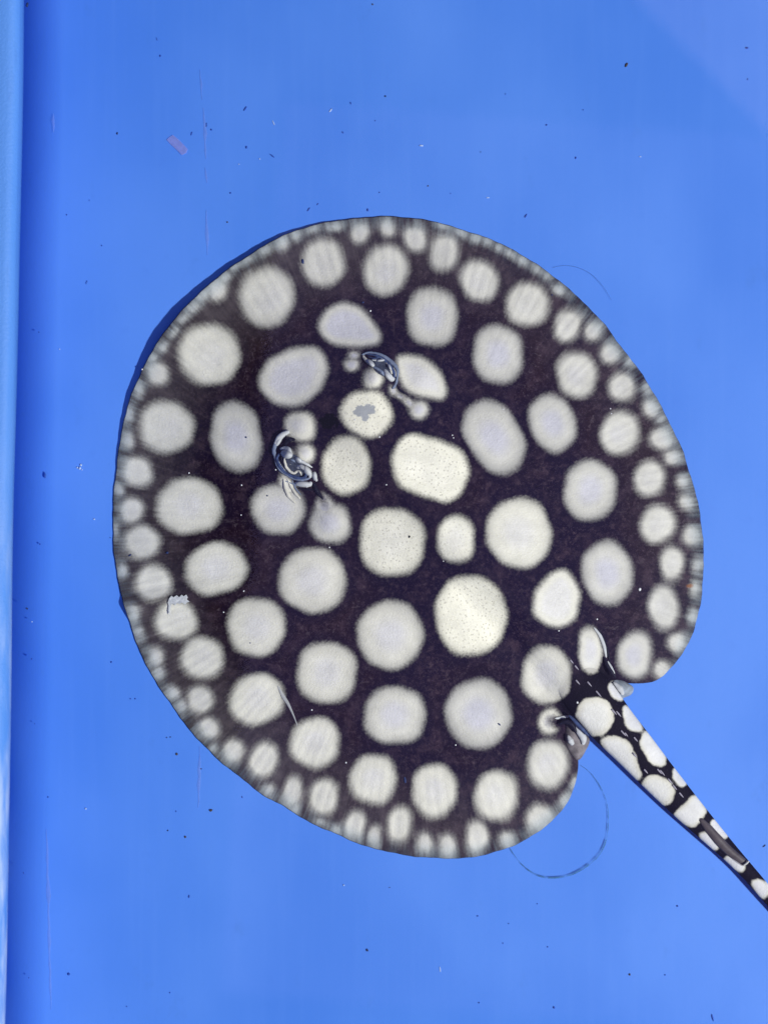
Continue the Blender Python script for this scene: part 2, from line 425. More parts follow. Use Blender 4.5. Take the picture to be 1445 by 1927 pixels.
def round_poly(pts):
    A = np.array(pts, float)
    for _ in range(3):                              # corner cutting
        B = np.roll(A, -1, 0)
        A = np.stack([0.78*A+0.22*B, 0.22*A+0.78*B], 1).reshape(-1, 2)
    return A
def spot_fields(px, py, tail=False):
    n_ = len(px)
    wx = px + 1.5*np.sin(py*0.061+px*0.017) + 0.8*np.sin(py*0.13-px*0.05+2)
    wy = py + 1.5*np.sin(px*0.057-py*0.021+1) + 0.8*np.sin(px*0.12+py*0.06+4)
    if tail: wx, wy = px + 0.9*np.sin(py*0.16+px*0.05) + 0.4*np.sin(py*0.37), py + 0.9*np.sin(px*0.17-py*0.06+1) + 0.4*np.sin(px*0.33+2)
    acc = np.full(n_, -60.0); yel = np.zeros(n_); cen = np.zeros(n_); best = np.full(n_, -1e9)
    kk = 6.0
    def merge(d, c, y, ix):
        a = acc[ix]; h = np.clip(0.5 + 0.5*(d-a)/kk, 0, 1)
        acc[ix] = a*(1-h) + d*h + kk*h*(1-h)
        b = d > best[ix]; sel = ix[b]
        best[sel] = d[b]; yel[sel] = y; cen[sel] = c[b]
    for cx, cy, rx, ry, tilt, y, _ in E:
        m = max(rx, ry) + 60
        ix = np.nonzero((np.abs(px-cx) < m) & (np.abs(py-cy) < m))[0]
        if not len(ix): continue
        a = math.radians(tilt); dx = wx[ix]-cx; dy = wy[ix]-cy
        u = dx*math.cos(a) + dy*math.sin(a); v = -dx*math.sin(a) + dy*math.cos(a)
        p_ = 2.12
        q = (np.abs(u/rx)**p_ + np.abs(v/ry)**p_)**(1/p_)
        merge((1-q)*math.sqrt(rx*ry), np.clip(1-q, 0, 1), y, ix)
    for pts, y in P:
        A = round_poly(pts); mn = A.min(0)-60; mx = A.max(0)+60
        ix = np.nonzero((px > mn[0]) & (px < mx[0]) & (py > mn[1]) & (py < mx[1]))[0]
        if not len(ix): continue
        X, Y = wx[ix], wy[ix]
        dist = np.full(len(ix), 1e9); inside = np.zeros(len(ix), bool)
        for i in range(len(A)):
            (x1, y1), (x2, y2) = A[i], A[(i+1) % len(A)]
            ex, ey = x2-x1, y2-y1
            t = np.clip(((X-x1)*ex + (Y-y1)*ey)/(ex*ex+ey*ey), 0, 1)
            dist = np.minimum(dist, np.hypot(X-x1-t*ex, Y-y1-t*ey))
            c = ((y1 > Y) != (y2 > Y)) & (X < (x2-x1)*(Y-y1)/((y2-y1) if y2 != y1 else 1e-9) + x1)
            inside ^= c
        d = np.where(inside, dist, -dist) + POLY_ROUND
        size = max(8.0, 0.38*min(A.max(0)-A.min(0)))
        merge(d, np.clip(d/size, 0, 1), y, ix)
    for cx, cy, rx, ry, tilt in CUT:
        a = math.radians(tilt); dx = px-cx; dy = py-cy
        u = dx*math.cos(a) + dy*math.sin(a); v = -dx*math.sin(a) + dy*math.cos(a)
        d = (np.hypot(u/rx, v/ry) - 1)*min(rx, ry)
        acc = np.minimum(acc, d)
    return acc, yel, cen

# --- skin
n = N('stingray_skin')
pos = n.scale(n.pos(), 1 / K)
depth, yel, cen, rimd, tailf, belly = (n.attr(a) for a in ('depth', 'yellow', 'centre', 'rim', 'tail', 'belly'))
stv = n.attr('ray_coord', True)
n_fine = n.noise(pos, 0.22, 3, 0.65)
n_grain = n.noise(pos, 0.55, 2, 0.6)
n_med = n.noise(pos, 0.035, 4, 0.62)
n_low = n.noise(pos, 0.0048, 2, 0.5)
n_str = n.noise(stv, 0.16, 3, 0.6)
n_str2 = n.noise(stv, 0.05, 2, 0.5)
rimf = n.step(rimd, 190.0, 10.0)
edgef = n.step(rimd, 34.0, 0.0)
w = n.sub(n.add(8.0, n.add(n.mul(rimf, 3.5), n.mul(edgef, 6.0))), n.mul(tailf, 5.6))
jit = n.mul(n.sub(n_fine, 0.5), n.sub(9.5, n.mul(tailf, 5.5)))
jit2 = n.mul(n.mul(n.sub(n_str, 0.5), n.add(3.0, n.mul(n.add(rimf, edgef), 6.0))), n.sub(1.0, tailf))
d = n.sub(n.add(depth, n.add(jit, jit2)), n.sub(2.5, n.mul(tailf, 2.5)))
d = n.add(d, n.mul(n.mul(n.sub(n_str2, 0.48), 26.0), edgef))
spot = n.step(d, n.mul(w, -1.0), w)
# dark ground
ground = n.mix(n.step(n_low, 0.36, 0.62), (0.016, 0.0065, 0.012), (0.0075, 0.0035, 0.017))  # navy tint paints a bluish sheen into the skin, spread by noise
ground = n.mix(n.mul(n.step(n_med, 0.46, 0.72), 0.75), ground, (0.050, 0.030, 0.045))
ground = n.mix(n.mul(n.step(n_fine, 0.52, 0.80), 0.62), ground, (0.090, 0.060, 0.078))
n_spk = n.noise(pos, 0.10, 4, 0.72)
ground = n.mix(n.mul(n.step(n_spk, 0.50, 0.72), 0.60), ground, (0.080, 0.053, 0.068))
ground = n.mix(n.mul(n.step(n_spk, 0.46, 0.30), 0.55), ground, (0.004, 0.002, 0.006))
ground = n.mix(n.mul(n.step(n_str, 0.58, 0.80), 0.35), ground, (0.075, 0.055, 0.066))
scar = n.noise(n.scale(pos, (0.4, 1.6, 1)), 0.018, 5, 0.75, 1.5)
ground = n.mix(n.mul(n.step(scar, 0.62, 0.70), 0.35), ground, (0.13, 0.11, 0.12))
verm = n.noise(pos, 0.085, 3, 0.6, 1.2)
ground = n.mix(n.mul(n.step(verm, 0.58, 0.68), n.step(n_low, 0.35, 0.6, 0.5, 0.15)), ground, (0.11, 0.085, 0.10))
halo = n.mul(n.step(depth, -32.0, -4.0), n.sub(1.0, rimf))
ground = n.mix(n.mul(halo, 0.50), ground, (0.006, 0.004, 0.018))
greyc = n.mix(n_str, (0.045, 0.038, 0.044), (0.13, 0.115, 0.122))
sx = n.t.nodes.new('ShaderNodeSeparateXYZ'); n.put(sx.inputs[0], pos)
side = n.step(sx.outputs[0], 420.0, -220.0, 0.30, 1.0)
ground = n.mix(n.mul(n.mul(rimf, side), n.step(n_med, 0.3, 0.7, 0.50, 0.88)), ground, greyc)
ground = n.mix(n.mul(n.mul(edgef, 0.6), n.step(n_str, 0.38, 0.68)), ground, (0.09, 0.13, 0.16))
ground = n.mix(tailf, ground, (0.006, 0.005, 0.009))
spk = n.voronoi(pos, 0.045)
# pale pigment
pale = n.mix(n.step(cen, 0.0, 0.42), (0.38, 0.378, 0.35), (0.62, 0.615, 0.555))
pale = n.mix(n.mul(n.step(cen, 0.35, 0.80), n.step(rimf, 0.0, 0.8, 0.85, 0.15)), pale, (0.575, 0.575, 0.63))
yc = n.mix(n.step(cen, 0.0, 0.3), (0.72, 0.71, 0.58), (0.95, 0.93, 0.76))
pale = n.mix(yel, pale, yc)
pale = n.mix(n.mul(edgef, 0.7), pale, (0.56, 0.65, 0.67))
pale = n.mix(n.mul(tailf, 0.6), pale, n.mix(n.step(cen, 0.0, 0.5), (0.68, 0.66, 0.56), (0.74, 0.75, 0.75)))
blot2 = n.noise(pos, 0.016, 3, 0.6)
tone = n.add(n.add(0.60, n.mul(n_med, 0.36)), n.mul(blot2, 0.32))
tone = n.add(tone, n.mul(n.mul(n.sub(n_str, 0.5), n.add(0.06, n.mul(rimf, 0.11))), n.sub(1.0, tailf)))
tone = n.add(tone, n.mul(n.sub(n_grain, 0.5), 0.30))
comb = n.t.nodes.new('ShaderNodeCombineColor')
for i in range(3): n.put(comb.inputs[i], tone)
pale = n.mix(1.0, pale, comb.outputs[0], 'MULTIPLY')
dots = n.mul(n.step(n.voronoi(pos, 0.115), 0.26, 0.08), n.step(n_med, 0.36, 0.55))
pale = n.mix(n.mul(n.mul(dots, n.mul(n.step(yel, 0.35, 0.8), n.sub(1.0, tailf))), 0.40), pale, (0.22, 0.20, 0.16))
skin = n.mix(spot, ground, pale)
# clipped highlights painted on the head: grey on one pale spot, black beside it
def blot(cx, cy, rx, ry, soft, zz):
    wx, wy, _ = at(cx, cy, zz)
    s = n.t.nodes.new('ShaderNodeSeparateXYZ'); n.put(s.inputs[0], pos)
    ux = n.math('DIVIDE', n.sub(s.outputs[0], wx/K), rx); uy = n.math('DIVIDE', n.sub(s.outputs[1], wy/K), ry)
    q = n.math('SQRT', n.add(n.mul(ux, ux), n.mul(uy, uy)))
    q = n.add(q, n.mul(n.sub(n.noise(pos, 0.11, 3, 0.6), 0.5), 1.5))
    return n.step(q, 1.0, 1.0 - soft)
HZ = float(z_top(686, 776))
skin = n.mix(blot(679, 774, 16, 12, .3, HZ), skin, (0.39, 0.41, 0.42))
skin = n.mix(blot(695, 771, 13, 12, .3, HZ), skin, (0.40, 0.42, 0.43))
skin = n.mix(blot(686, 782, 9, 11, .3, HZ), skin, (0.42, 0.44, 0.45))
skin = n.mix(blot(619, 793, 21, 15, .3, HZ), skin, (0.004, 0.004, 0.005))
skin = n.mix(n.mul(blot(1299, 1103, 8, 6, .8, 0.003), 0.7), skin, (0.30, 0.12, 0.04))
skin = n.mix(belly, skin, (0.62, 0.60, 0.58))
hgt = n.add(n.mul(n_fine, 0.6), n.add(n.mul(n_str, 0.2), n.mul(n_grain, 0.25)))
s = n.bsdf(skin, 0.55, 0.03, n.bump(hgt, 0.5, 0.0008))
tr = n.t.nodes.new('ShaderNodeBsdfTransparent')
thin = n.mul(n.step(rimd, 30.0, 0.0), n.add(0.10, n.mul(n_str, 0.30)))
SKIN = n.done(n.shader_mix(thin, s, tr.outputs[0]))

def tail_field(px, py):      # 1 on the tail, fading out over its root
    u = (px-1112)*AX[0] + (py-1312)*AX[1]; v = (px-1112)*AXN[0] + (py-1312)*AXN[1]
    t = np.clip((u+85)/70.0, 0, 1); wv = np.clip((66-np.abs(v))/16.0, 0, 1)
    return t*t*(3-2*t)*wv
# --- the body: disc and tail, one mesh
def build_body(parent):
    NT, NR, NB = 1000, 290, 14
    th = np.linspace(-math.pi, math.pi, NT, endpoint=False)
    R = disc_r(th)
    sr = np.linspace(0.004, 1, NR)
    px = OX + np.cos(th)[None, :]*R[None, :]*sr[:, None]
    py = OY + np.sin(th)[None, :]*R[None, :]*sr[:, None]
    px, py = px.ravel(), py.ravel()
    zt = z_top(px, py)
    sb = np.linspace(1, 0.01, NB+1)[1:]
    bx = (OX + np.cos(th)[None, :]*R[None, :]*sb[:, None]).ravel()
    by = (OY + np.sin(th)[None, :]*R[None, :]*sb[:, None]).ravel()
    zb = z_bottom(bx, by)
    rim = ((1-sr)[:, None]*R[None, :]).ravel()
    # the rear notch beside the tail is not thin fin
    f1 = grid_faces(NR, NT, True)
    f2 = grid_faces(NB, NT, True, NR*NT)
    last = (NR-1)*NT; j = np.arange(NT); j2 = (j+1) % NT
    f3 = np.stack([last+j, last+j2, NR*NT+j2, NR*NT+j], -1)
    thv = np.arctan2(py-OY, px-OX); rr = np.hypot(px-OX, py-OY)
    PX = [px, bx]; PY = [py, by]; Z = [zt, zb]
    dep, ye, ce = spot_fields(px, py)
    nb = len(bx)
    DEP = [dep, np.full(nb, -40.)]; YE = [ye, np.zeros(nb)]; CE = [ce, np.zeros(nb)]
    rim = rim + 260*np.exp(-((px-1115)**2+(py-1312)**2)/95.0**2)
    RIM = [rim, ((1-sb)[:, None]*R[None, :]).ravel()]
    TAIL = [tail_field(px, py), np.zeros(nb)]
    BEL = [np.zeros(len(px)), np.ones(nb)]
    ST = [np.stack([np.cos(thv)*550, np.sin(thv)*550, rr*0.07], -1),
          np.zeros((nb, 3))]
    # tail: flattened tube along the centre line (x, y, half width, height of top, underside)
    T = TAIL_ST.copy(); T[0, 2:4] = (10, .008); T[1, 2:4] = (26, .0105); T[2, 2:4] = (42, .0120)
    tt = np.arange(len(T)); M = 260; NS = 48
    u = np.linspace(0, len(T)-1, M)
    Ti = np.stack([np.interp(u, tt, T[:, c]) for c in range(5)], -1)
    ks = np.exp(-0.5*(np.arange(-9, 10)/4.0)**2); ks /= ks.sum()
    for c in range(5):
        e = Ti[:, c]
        ext = np.r_[2*e[0]-e[9:0:-1], e, 2*e[-1]-e[-2:-11:-1]]
        Ti[:, c] = np.convolve(ext, ks, 'valid')
    dx = np.gradient(Ti[:, 0]); dy = np.gradient(Ti[:, 1]); L = np.hypot(dx, dy)
    nx, ny = dy/L, -dx/L
    ph = np.linspace(0, 2*math.pi, NS, endpoint=False)
    cs = np.cos(ph); sn = np.sin(ph)
    tx = (Ti[:, 0:1] + nx[:, None]*Ti[:, 2:3]*cs[None, :])
    ty = (Ti[:, 1:2] + ny[:, None]*Ti[:, 2:3]*cs[None, :])
    mid_ = (Ti[:, 3:4]*0.42 + Ti[:, 4:5]*0.58)
    tz = np.where(sn[None, :] > 0, mid_ + (Ti[:, 3:4]-mid_)*np.abs(sn)[None, :]**0.9, mid_ - (mid_-Ti[:, 4:5])*np.abs(sn)[None, :])
    txr, tyr, tzr = tx.ravel(), ty.ravel(), tz.ravel()
    base = NR*NT + nb
    f4 = grid_faces(M, NS, True, base)
    d2, y2, c2 = spot_fields(txr, tyr, True)
    PX.append(txr); PY.append(tyr); Z.append(tzr)
    DEP.append(d2); YE.append(y2); CE.append(c2); RIM.append(np.full(len(txr), 400.))
    tf = tail_field(txr, tyr)
    TAIL.append(tf); BEL.append((np.tile(sn < -0.75, M)).astype(float))
    ST.append(np.stack([txr, tyr, tzr/K], -1))
    X = np.concatenate(PX); Y = np.concatenate(PY); Zc = np.concatenate(Z)
    sc = K*(H-Zc)/H
    co = np.stack([(X-CX)*sc, (CY-Y)*sc, Zc], -1)
    faces = np.concatenate([f1, f3, f2, f4])
    me = bpy.data.meshes.new('body')
    me.vertices.add(len(co)); me.vertices.foreach_set('co', co.astype(np.float32).ravel())
    nf = len(faces)
    me.loops.add(nf*4); me.loops.foreach_set('vertex_index', faces[:, ::-1].astype(np.int32).ravel())
    me.polygons.add(nf)
    me.polygons.foreach_set('loop_start', np.arange(nf, dtype=np.int32)*4)
    me.polygons.foreach_set('use_smooth', np.ones(nf, bool))
    me.update(calc_edges=True)
    for nm, arr in (('depth', DEP), ('yellow', YE), ('centre', CE), ('rim', RIM), ('tail', TAIL), ('belly', BEL)):
        a = me.attributes.new(nm, 'FLOAT', 'POINT'); a.data.foreach_set('value', np.concatenate(arr).astype(np.float32))
    a = me.attributes.new('ray_coord', 'FLOAT_VECTOR', 'POINT'); a.data.foreach_set('vector', np.concatenate(ST).astype(np.float32).ravel())
    o = link('body', me, SKIN, parent)
    o['label'] = 'round dark disc and tapering tail covered in pale round spots'
    return Ti
RAY = tag(empty('stingray'), 'round black stingray with pale spots and a banded tail resting on the tank floor', 'stingray')
TAILPATH = build_body(RAY)

# --- tubes that follow the skin (folds of the eyes, filaments)
def smooth_path(pts, rad, sub=6):
    A = np.array(pts, float); r = np.array(rad, float); out = []; ro = []
    n_ = len(A)
    for i in range(n_-1):
        p0, p1, p2, p3 = A[max(i-1, 0)], A[i], A[i+1], A[min(i+2, n_-1)]
        for k in range(sub):
            t = k/sub
            out.append(0.5*((2*p1)+(-p0+p2)*t+(2*p0-5*p1+4*p2-p3)*t*t+(-p0+3*p1-3*p2+p3)*t**3))
            ro.append(r[i]*(1-t)+r[i+1]*t)
    out.append(A[-1]); ro.append(r[-1])
    return np.array(out), np.array(ro)

def tube(name, pts, rad, mat, parent, rise=0.3, surf=z_top, base=None, ns=9, flat=0.8, zoff=0.0):
    Pp, R = smooth_path(pts, rad)
    zs = (surf(Pp[:, 0], Pp[:, 1]) if base is None else np.full(len(Pp), base)) + R*K*rise + zoff
    if name == 'eye_fold':
        ii = np.arange(len(Pp)); g = np.random.default_rng(int(abs(pts[0][0]*13+pts[0][1]*7+len(pts))))
        sm = lambda k_: np.convolve(g.normal(size=len(Pp)+k_-1), np.ones(k_)/math.sqrt(k_), 'valid')
        R = R*np.clip(0.90 + 0.14*sm(7), 0.5, 1.3); Pp = Pp + np.stack([sm(8), sm(8)], -1)*0.40; zs = zs - 0.0002 + sm(8)*0.00008
    d = np.gradient(Pp, axis=0); L = np.hypot(d[:, 0], d[:, 1]) + 1e-9
    nx, ny = d[:, 1]/L, -d[:, 0]/L
    V = []
    m = len(Pp)
    for i in range(m):
        end = 0.25 if i in (0, m-1) else 1.0
        for k in range(ns):
            a = 2*math.pi*k/ns
            z = zs[i] + math.sin(a)*R[i]*K*flat*end
            V.append(at(Pp[i, 0]+nx[i]*R[i]*math.cos(a)*end, Pp[i, 1]+ny[i]*R[i]*math.cos(a)*end, z))
    F = grid_faces(m, ns, True).tolist()
    F.append(list(range(ns))); F.append(list(range((m-1)*ns, m*ns))[::-1])
    return link(name, mesh_from(name, V, F), mat, parent)

def mound(name, cx, cy, rx, ry, tilt, h, mat, parent, surf=z_top, sink=0.0):
    a = math.radians(tilt); V = []; m = 7; ns = 20
    for i in range(m):
        q = i/(m-1)
        for k in range(ns):
            t = 2*math.pi*k/ns
            u, v = rx*math.cos(t)*max(q, .02), ry*math.sin(t)*max(q, .02)
            x = cx+u*math.cos(a)-v*math.sin(a); y = cy+u*math.sin(a)+v*math.cos(a)
            V.append(at(x, y, float(surf(x, y)) - sink + h*math.sqrt(max(0, 1-q*q))))
    F = grid_faces(m, ns, True).tolist(); F.append(list(range(ns))[::-1])
    return link(name, mesh_from(name, V, F), mat, parent)

FOLD_PALE = plain('fold_pale_skin', (0.50, 0.52, 0.53), 0.16, 12, 0.5, 0.08)
FOLD_BLUE = plain('fold_blue_grey_skin', (0.045, 0.07, 0.16), 0.45, 6, 0.5, 0.1)
FOLD_MID = plain('fold_slate_skin', (0.17, 0.21, 0.30), 0.40, 12, 0.5, 0.1)
CREVICE_DARK = plain('crevice_black', (0.008, 0.008, 0.018), 0.3, 8, 0.5, 0.1)  # shade of crevices between folds, put in as black tubes
FOLD_CREAM = plain('fold_cream_skin', (0.58, 0.57, 0.50), 0.15, 12, 0.5, 0.06)

FOLD_MOTTLE = plain('fold_mottled_skin', (0.05, 0.06, 0.09), 0.5, 5, 0.5, 0.1)
eye = mound('eye', 721, 690, 24, 17, 35, 0.0016, FOLD_MOTTLE, RAY, sink=0.0002)
eye['label'] = 'eye with curled folds on the upper side of the head'
tube('eye_fold', [(681,668),(690,663),(708,665),(726,672),(739,684),(747,697),(748,709),(745,721),(738,732)], [2,3,3,3,3.4,3.6,3.4,3,2], FOLD_MID, eye, .9)
tube('eye_fold', [(690,668),(706,670),(722,677),(733,688),(741,700),(742,712)], [1.5,3.2,3.4,3.6,3.6,2], FOLD_BLUE, eye, 1.0)
tube('eye_fold', [(683,669),(688,677),(695,684),(703,688),(710,687)], [2,3.4,4,3.6,1.5], FOLD_CREAM, eye, 1.2)
tube('eye_fold', [(699,677),(707,678),(715,678),(723,674)], [1.2,2.3,2.4,1], FOLD_PALE, eye, 2.2)
tube('eye_fold', [(725,680),(730,687),(734,696),(737,703)], [1.5,2.6,2.6,1.2], FOLD_CREAM, eye, 2.2)
tube('eye_fold', [(723,691),(726,701),(733,710),(741,716)], [2.5,4.8,5.2,3], FOLD_PALE, eye, .9)
tube('eye_fold', [(746,722),(749,731),(756,738),(768,744)], [1,2.2,2.2,1], CREVICE_DARK, eye, .5)

eye = mound('eye', 551, 876, 27, 20, 45, 0.0016, FOLD_MOTTLE, RAY, sink=0.0002)
eye['label'] = 'eye with coiled folds on the left side of the head'
tube('eye_fold', [(541,812),(531,819),(522,829),(517,840),(516,850),(518,860),(522,873),(530,885),(543,895),(558,902),(573,903),(584,899)],
     [3,5,5,5,4,3.2,3.4,3.4,3.4,3.4,3,1.5], FOLD_MID, eye, .8)
tube('eye_fold', [(545,812),(534,817),(525,825),(519,835),(517,845)], [3,6,6,5,2], FOLD_PALE, eye, .7)
tube('eye_fold', [(527,853),(522,863),(526,876),(537,889),(552,897),(566,900),(575,896),(576,888)], [2,3,3.2,3.4,3.4,3.2,3,2], FOLD_BLUE, eye, 1.3)
tube('eye_fold', [(531,858),(530,866),(536,876),(545,884)], [1.5,2,2,1], CREVICE_DARK, eye, 2.2)
tube('eye_fold', [(535,862),(538,874),(544,884),(553,890),(560,886),(566,889),(568,895)], [1.6,2.6,2.6,2.6,2.4,2.2,1.2], FOLD_CREAM, eye, 2.3)
tube('eye_fold', [(556,880),(566,878),(576,883),(583,892),(583,900)], [2,4,4.6,4.4,2], FOLD_PALE, eye, 1.5)
tube('eye_fold', [(527,846),(536,843),(545,849),(549,860)], [2,4.5,5,3], FOLD_PALE, eye, .8)
tube('eye_fold', [(535,838),(546,828),(556,828)], [2,4,2], CREVICE_DARK, eye, .7)
tube('eye_fold', [(556,908),(566,911),(577,912),(587,908)], [2,5.5,6.5,4], FOLD_PALE, eye, .5)
tube('eye_fold', [(592,888),(593,896),(595,906)], [2,4.5,3], FOLD_PALE, eye, .6)
tube('eye_fold', [(589,909),(594,918),(600,929),(608,941)], [4,5,4,1.2], CREVICE_DARK, eye, .5)
tube('eye_fold', [(558,917),(570,921),(583,922),(594,920)], [1,2.4,3,2], CREVICE_DARK, eye, .5)
tube('eye_fold', [(533,900),(537,918),(545,936),(557,948)], [2,3.5,3.2,1], FOLD_CREAM, eye, .35)
tube('eye_fold', [(541,900),(548,916),(558,930),(566,940)], [2,3,3,1], FOLD_CREAM, eye, .35)

for pts_, r_, m_ in (([(694,671),(703,674),(712,673),(720,670)], [.8,1.6,1.6,.8], FOLD_BLUE), ([(712,682),(719,684),(726,690),(729,697)], [1,1.8,1.8,.8], FOLD_MID), ([(700,690),(710,694),(718,700),(724,708)], [1,3,3.2,1.5], FOLD_MID),
                    ([(739,690),(744,700),(745,710)], [.6,1.3,.6], FOLD_CREAM)):
    tube('eye_fold', pts_, r_, m_, [o for o in RAY.children if o.name.startswith('eye')][0], 2.0)
for pts_, r_, m_ in (([(545,872),(551,878),(559,876),(564,879)], [.8,1.6,1.6,.8], FOLD_BLUE), ([(524,862),(527,873),(535,883),(546,892)], [.6,1.2,1.3,.6], FOLD_PALE), ([(560,893),(568,897),(574,893),(574,887)], [.8,1.5,1.5,.8], CREVICE_DARK),
                    ([(544,862),(552,866),(560,872)], [1,2.6,1], FOLD_MID), ([(536,905),(552,911),(568,917)], [.8,2,1], FOLD_MID), ([(549,902),(556,918),(567,932)], [.8,1.8,.8], FOLD_MID)):
    tube('eye_fold', pts_, r_, m_, eye, 2.0 if pts_[0][1] < 900 else .5)

for pts_, r_, m_ in (([(529,866),(534,878),(543,888),(556,894)], [.6,1.5,1.5,.6], CREVICE_DARK), ([(552,868),(562,873),(572,876)], [.6,1.6,.6], CREVICE_DARK), ([(558,862),(568,868),(580,874),(588,880)], [1,3,3,1], FOLD_PALE),
                    ([(540,866),(547,873),(556,874)], [1,2.2,1], FOLD_CREAM), ([(564,882),(572,888),(577,896)], [.5,1.3,.5], CREVICE_DARK)):
    tube('eye_fold', pts_, r_, m_, eye, 2.2)

def lobe(cx, cy, rx, ry, tilt, h, par, mat=None):
    return mound('eye_lobe', cx, cy, rx, ry, tilt, h, mat or FOLD_PALE, par)
lobe(540, 855, 12, 9, 20, .0030, eye); lobe(578, 886, 12, 7, 50, .0030, eye); lobe(571, 911, 17, 6, 5, .0022, eye); lobe(562, 866, 9, 5, 35, .0030, eye)
lobe(592, 896, 5, 9, -8, .0020, eye); lobe(524, 828, 6, 14, 28, .0020, eye)
_e = [o for o in RAY.children if o.name == 'eye'][0]
lobe(697, 683, 11, 5, 40, .0028, _e); lobe(731, 708, 13, 6, 50, .0028, _e); lobe(716, 678, 9, 3.2, -5, .0030, _e); lobe(733, 691, 8, 3.2, 62, .0032, _e)

# --- pelvic fins under the rear of the disc
def fin(pts, zt, parent, mat, label):
    A = np.array(pts, float); c = A.mean(0); V = []; m = 6; q_pts, _ = smooth_path(list(pts)+[pts[0]], [1]*(len(pts)+1), 5)
    q_pts = q_pts[:-1]; ns = len(q_pts)
    for i in range(m):
        q = max(i/(m-1), .03)
        for x, y in q_pts:
            V.append(at(c[0]+(x-c[0])*q, c[1]+(y-c[1])*q, zt*(1-0.75*q**3)+0.0007))
    k0 = len(V)
    for x, y in q_pts: V.append(at(x, y, zt*0.25))
    F = [f[::-1] for f in grid_faces(m+1, ns, True).tolist()]; F.append(list(range(ns)))
    o = link('pelvic_fin', mesh_from('pelvic_fin', V, F), mat, parent); o['label'] = label
    return o
FIN_A = plain('pelvic_fin_grey_skin', (0.20, 0.18, 0.18), 0.48, 14, 0.5, 0.08)
FIN_B = plain('pelvic_fin_slate_skin', (0.26, 0.30, 0.34), 0.45, 14, 0.5, 0.08)
fin([(1062,1352),(1085,1362),(1101,1380),(1109,1394),(1102,1412),(1089,1430),(1074,1420),(1060,1395)], 0.0045, RAY, FIN_A, 'grey pelvic fin left of the tail base')
fin([(1142,1270),(1165,1278),(1190,1292),(1188,1306),(1174,1313),(1163,1318),(1148,1306)], 0.0052, RAY, FIN_B, 'slate grey pelvic fin right of the tail base')
tailz = lambda x, y: np.full(np.shape(x), 0.0135)
tube('skin_fold', [(1136,1236),(1142,1252),(1151,1266),(1158,1276)], [1,3.5,3.5,1], CREVICE_DARK, RAY, .4, base=0.0085)
tube('skin_fold', [(1143,1244),(1149,1256),(1156,1268)], [1,3,1.2], FOLD_PALE, RAY, .4, base=0.0075)
tube('skin_fold', [(1070,1346),(1082,1358),(1095,1372),(1108,1386)], [2,3.5,3.5,1.5], FOLD_BLUE, RAY, .4, base=0.0078)
tube('skin_fold', [(1044,1352),(1058,1350),(1070,1348)], [1.5,3.5,2], FOLD_PALE, RAY, .5)

tube('skin_fold', [(1117,1181),(1128,1196),(1136,1216),(1140,1238)], [1.5,3.4,3.6,1.5], FOLD_PALE, RAY, .3)
tube('skin_fold', [(1124,1182),(1136,1204),(1143,1228),(1148,1250)], [.8,2,2.4,1], CREVICE_DARK, RAY, .3)
tube('skin_fold', [(1078,1362),(1089,1376),(1097,1390),(1096,1402)], [2,7,7,2], FOLD_PALE, RAY, .2, base=0.0052)
tube('skin_fold', [(1068,1384),(1073,1394),(1078,1402)], [2,6,3], FOLD_PALE, RAY, .2, base=0.0050)
tube('skin_fold', [(1050,1364),(1064,1358),(1076,1364),(1084,1380)], [2,5,5,2], CREVICE_DARK, RAY, .2, base=0.0062)
tube('skin_fold', [(1154,1284),(1166,1296),(1172,1308)], [2,6,2.5], FOLD_PALE, RAY, .2, base=0.0062)

# --- the sting: a tapering sheath lying along the tail
def tail_top(x, y):
    x = np.asarray(x, float); y = np.asarray(y, float)
    i = np.argmin((x[..., None]-TAILPATH[:, 0])**2 + (y[..., None]-TAILPATH[:, 1])**2, -1)
    dx = x-TAILPATH[i, 0]; dy = y-TAILPATH[i, 1]
    q = np.clip(np.hypot(dx, dy)/TAILPATH[i, 2], 0, 0.98)
    mid = TAILPATH[i, 3]*0.42 + TAILPATH[i, 4]*0.58
    return mid + (TAILPATH[i, 3]-mid)*(1-q*q)**0.45
STING = plain('sting_sheath', (0.075, 0.062, 0.066), 0.35, 14, 0.45, 0.15)
st = tube('sting', [(1316,1540),(1333,1560),(1352,1582),(1372,1602),(1390,1616),(1404,1626)], [3,8,9,8.5,7.5,6], STING, RAY, .1, tail_top, flat=.5, ns=12)
st['label'] = 'grey brown sting lying flat along the tail'
tube('sting_tip', [(1398,1629),(1404,1625),(1409,1620)], [1.5,1.8,1.2], plain('sting_tip', (0.5, 0.5, 0.48), .1), st, 1.0, base=0.0088)
tube('sting_edge', [(1351,1593),(1368,1608),(1385,1622),(1397,1630)], [.6,1,1.2,.8], plain('sting_edge', (0.32, 0.31, 0.33), .1), st, .8, tail_top)

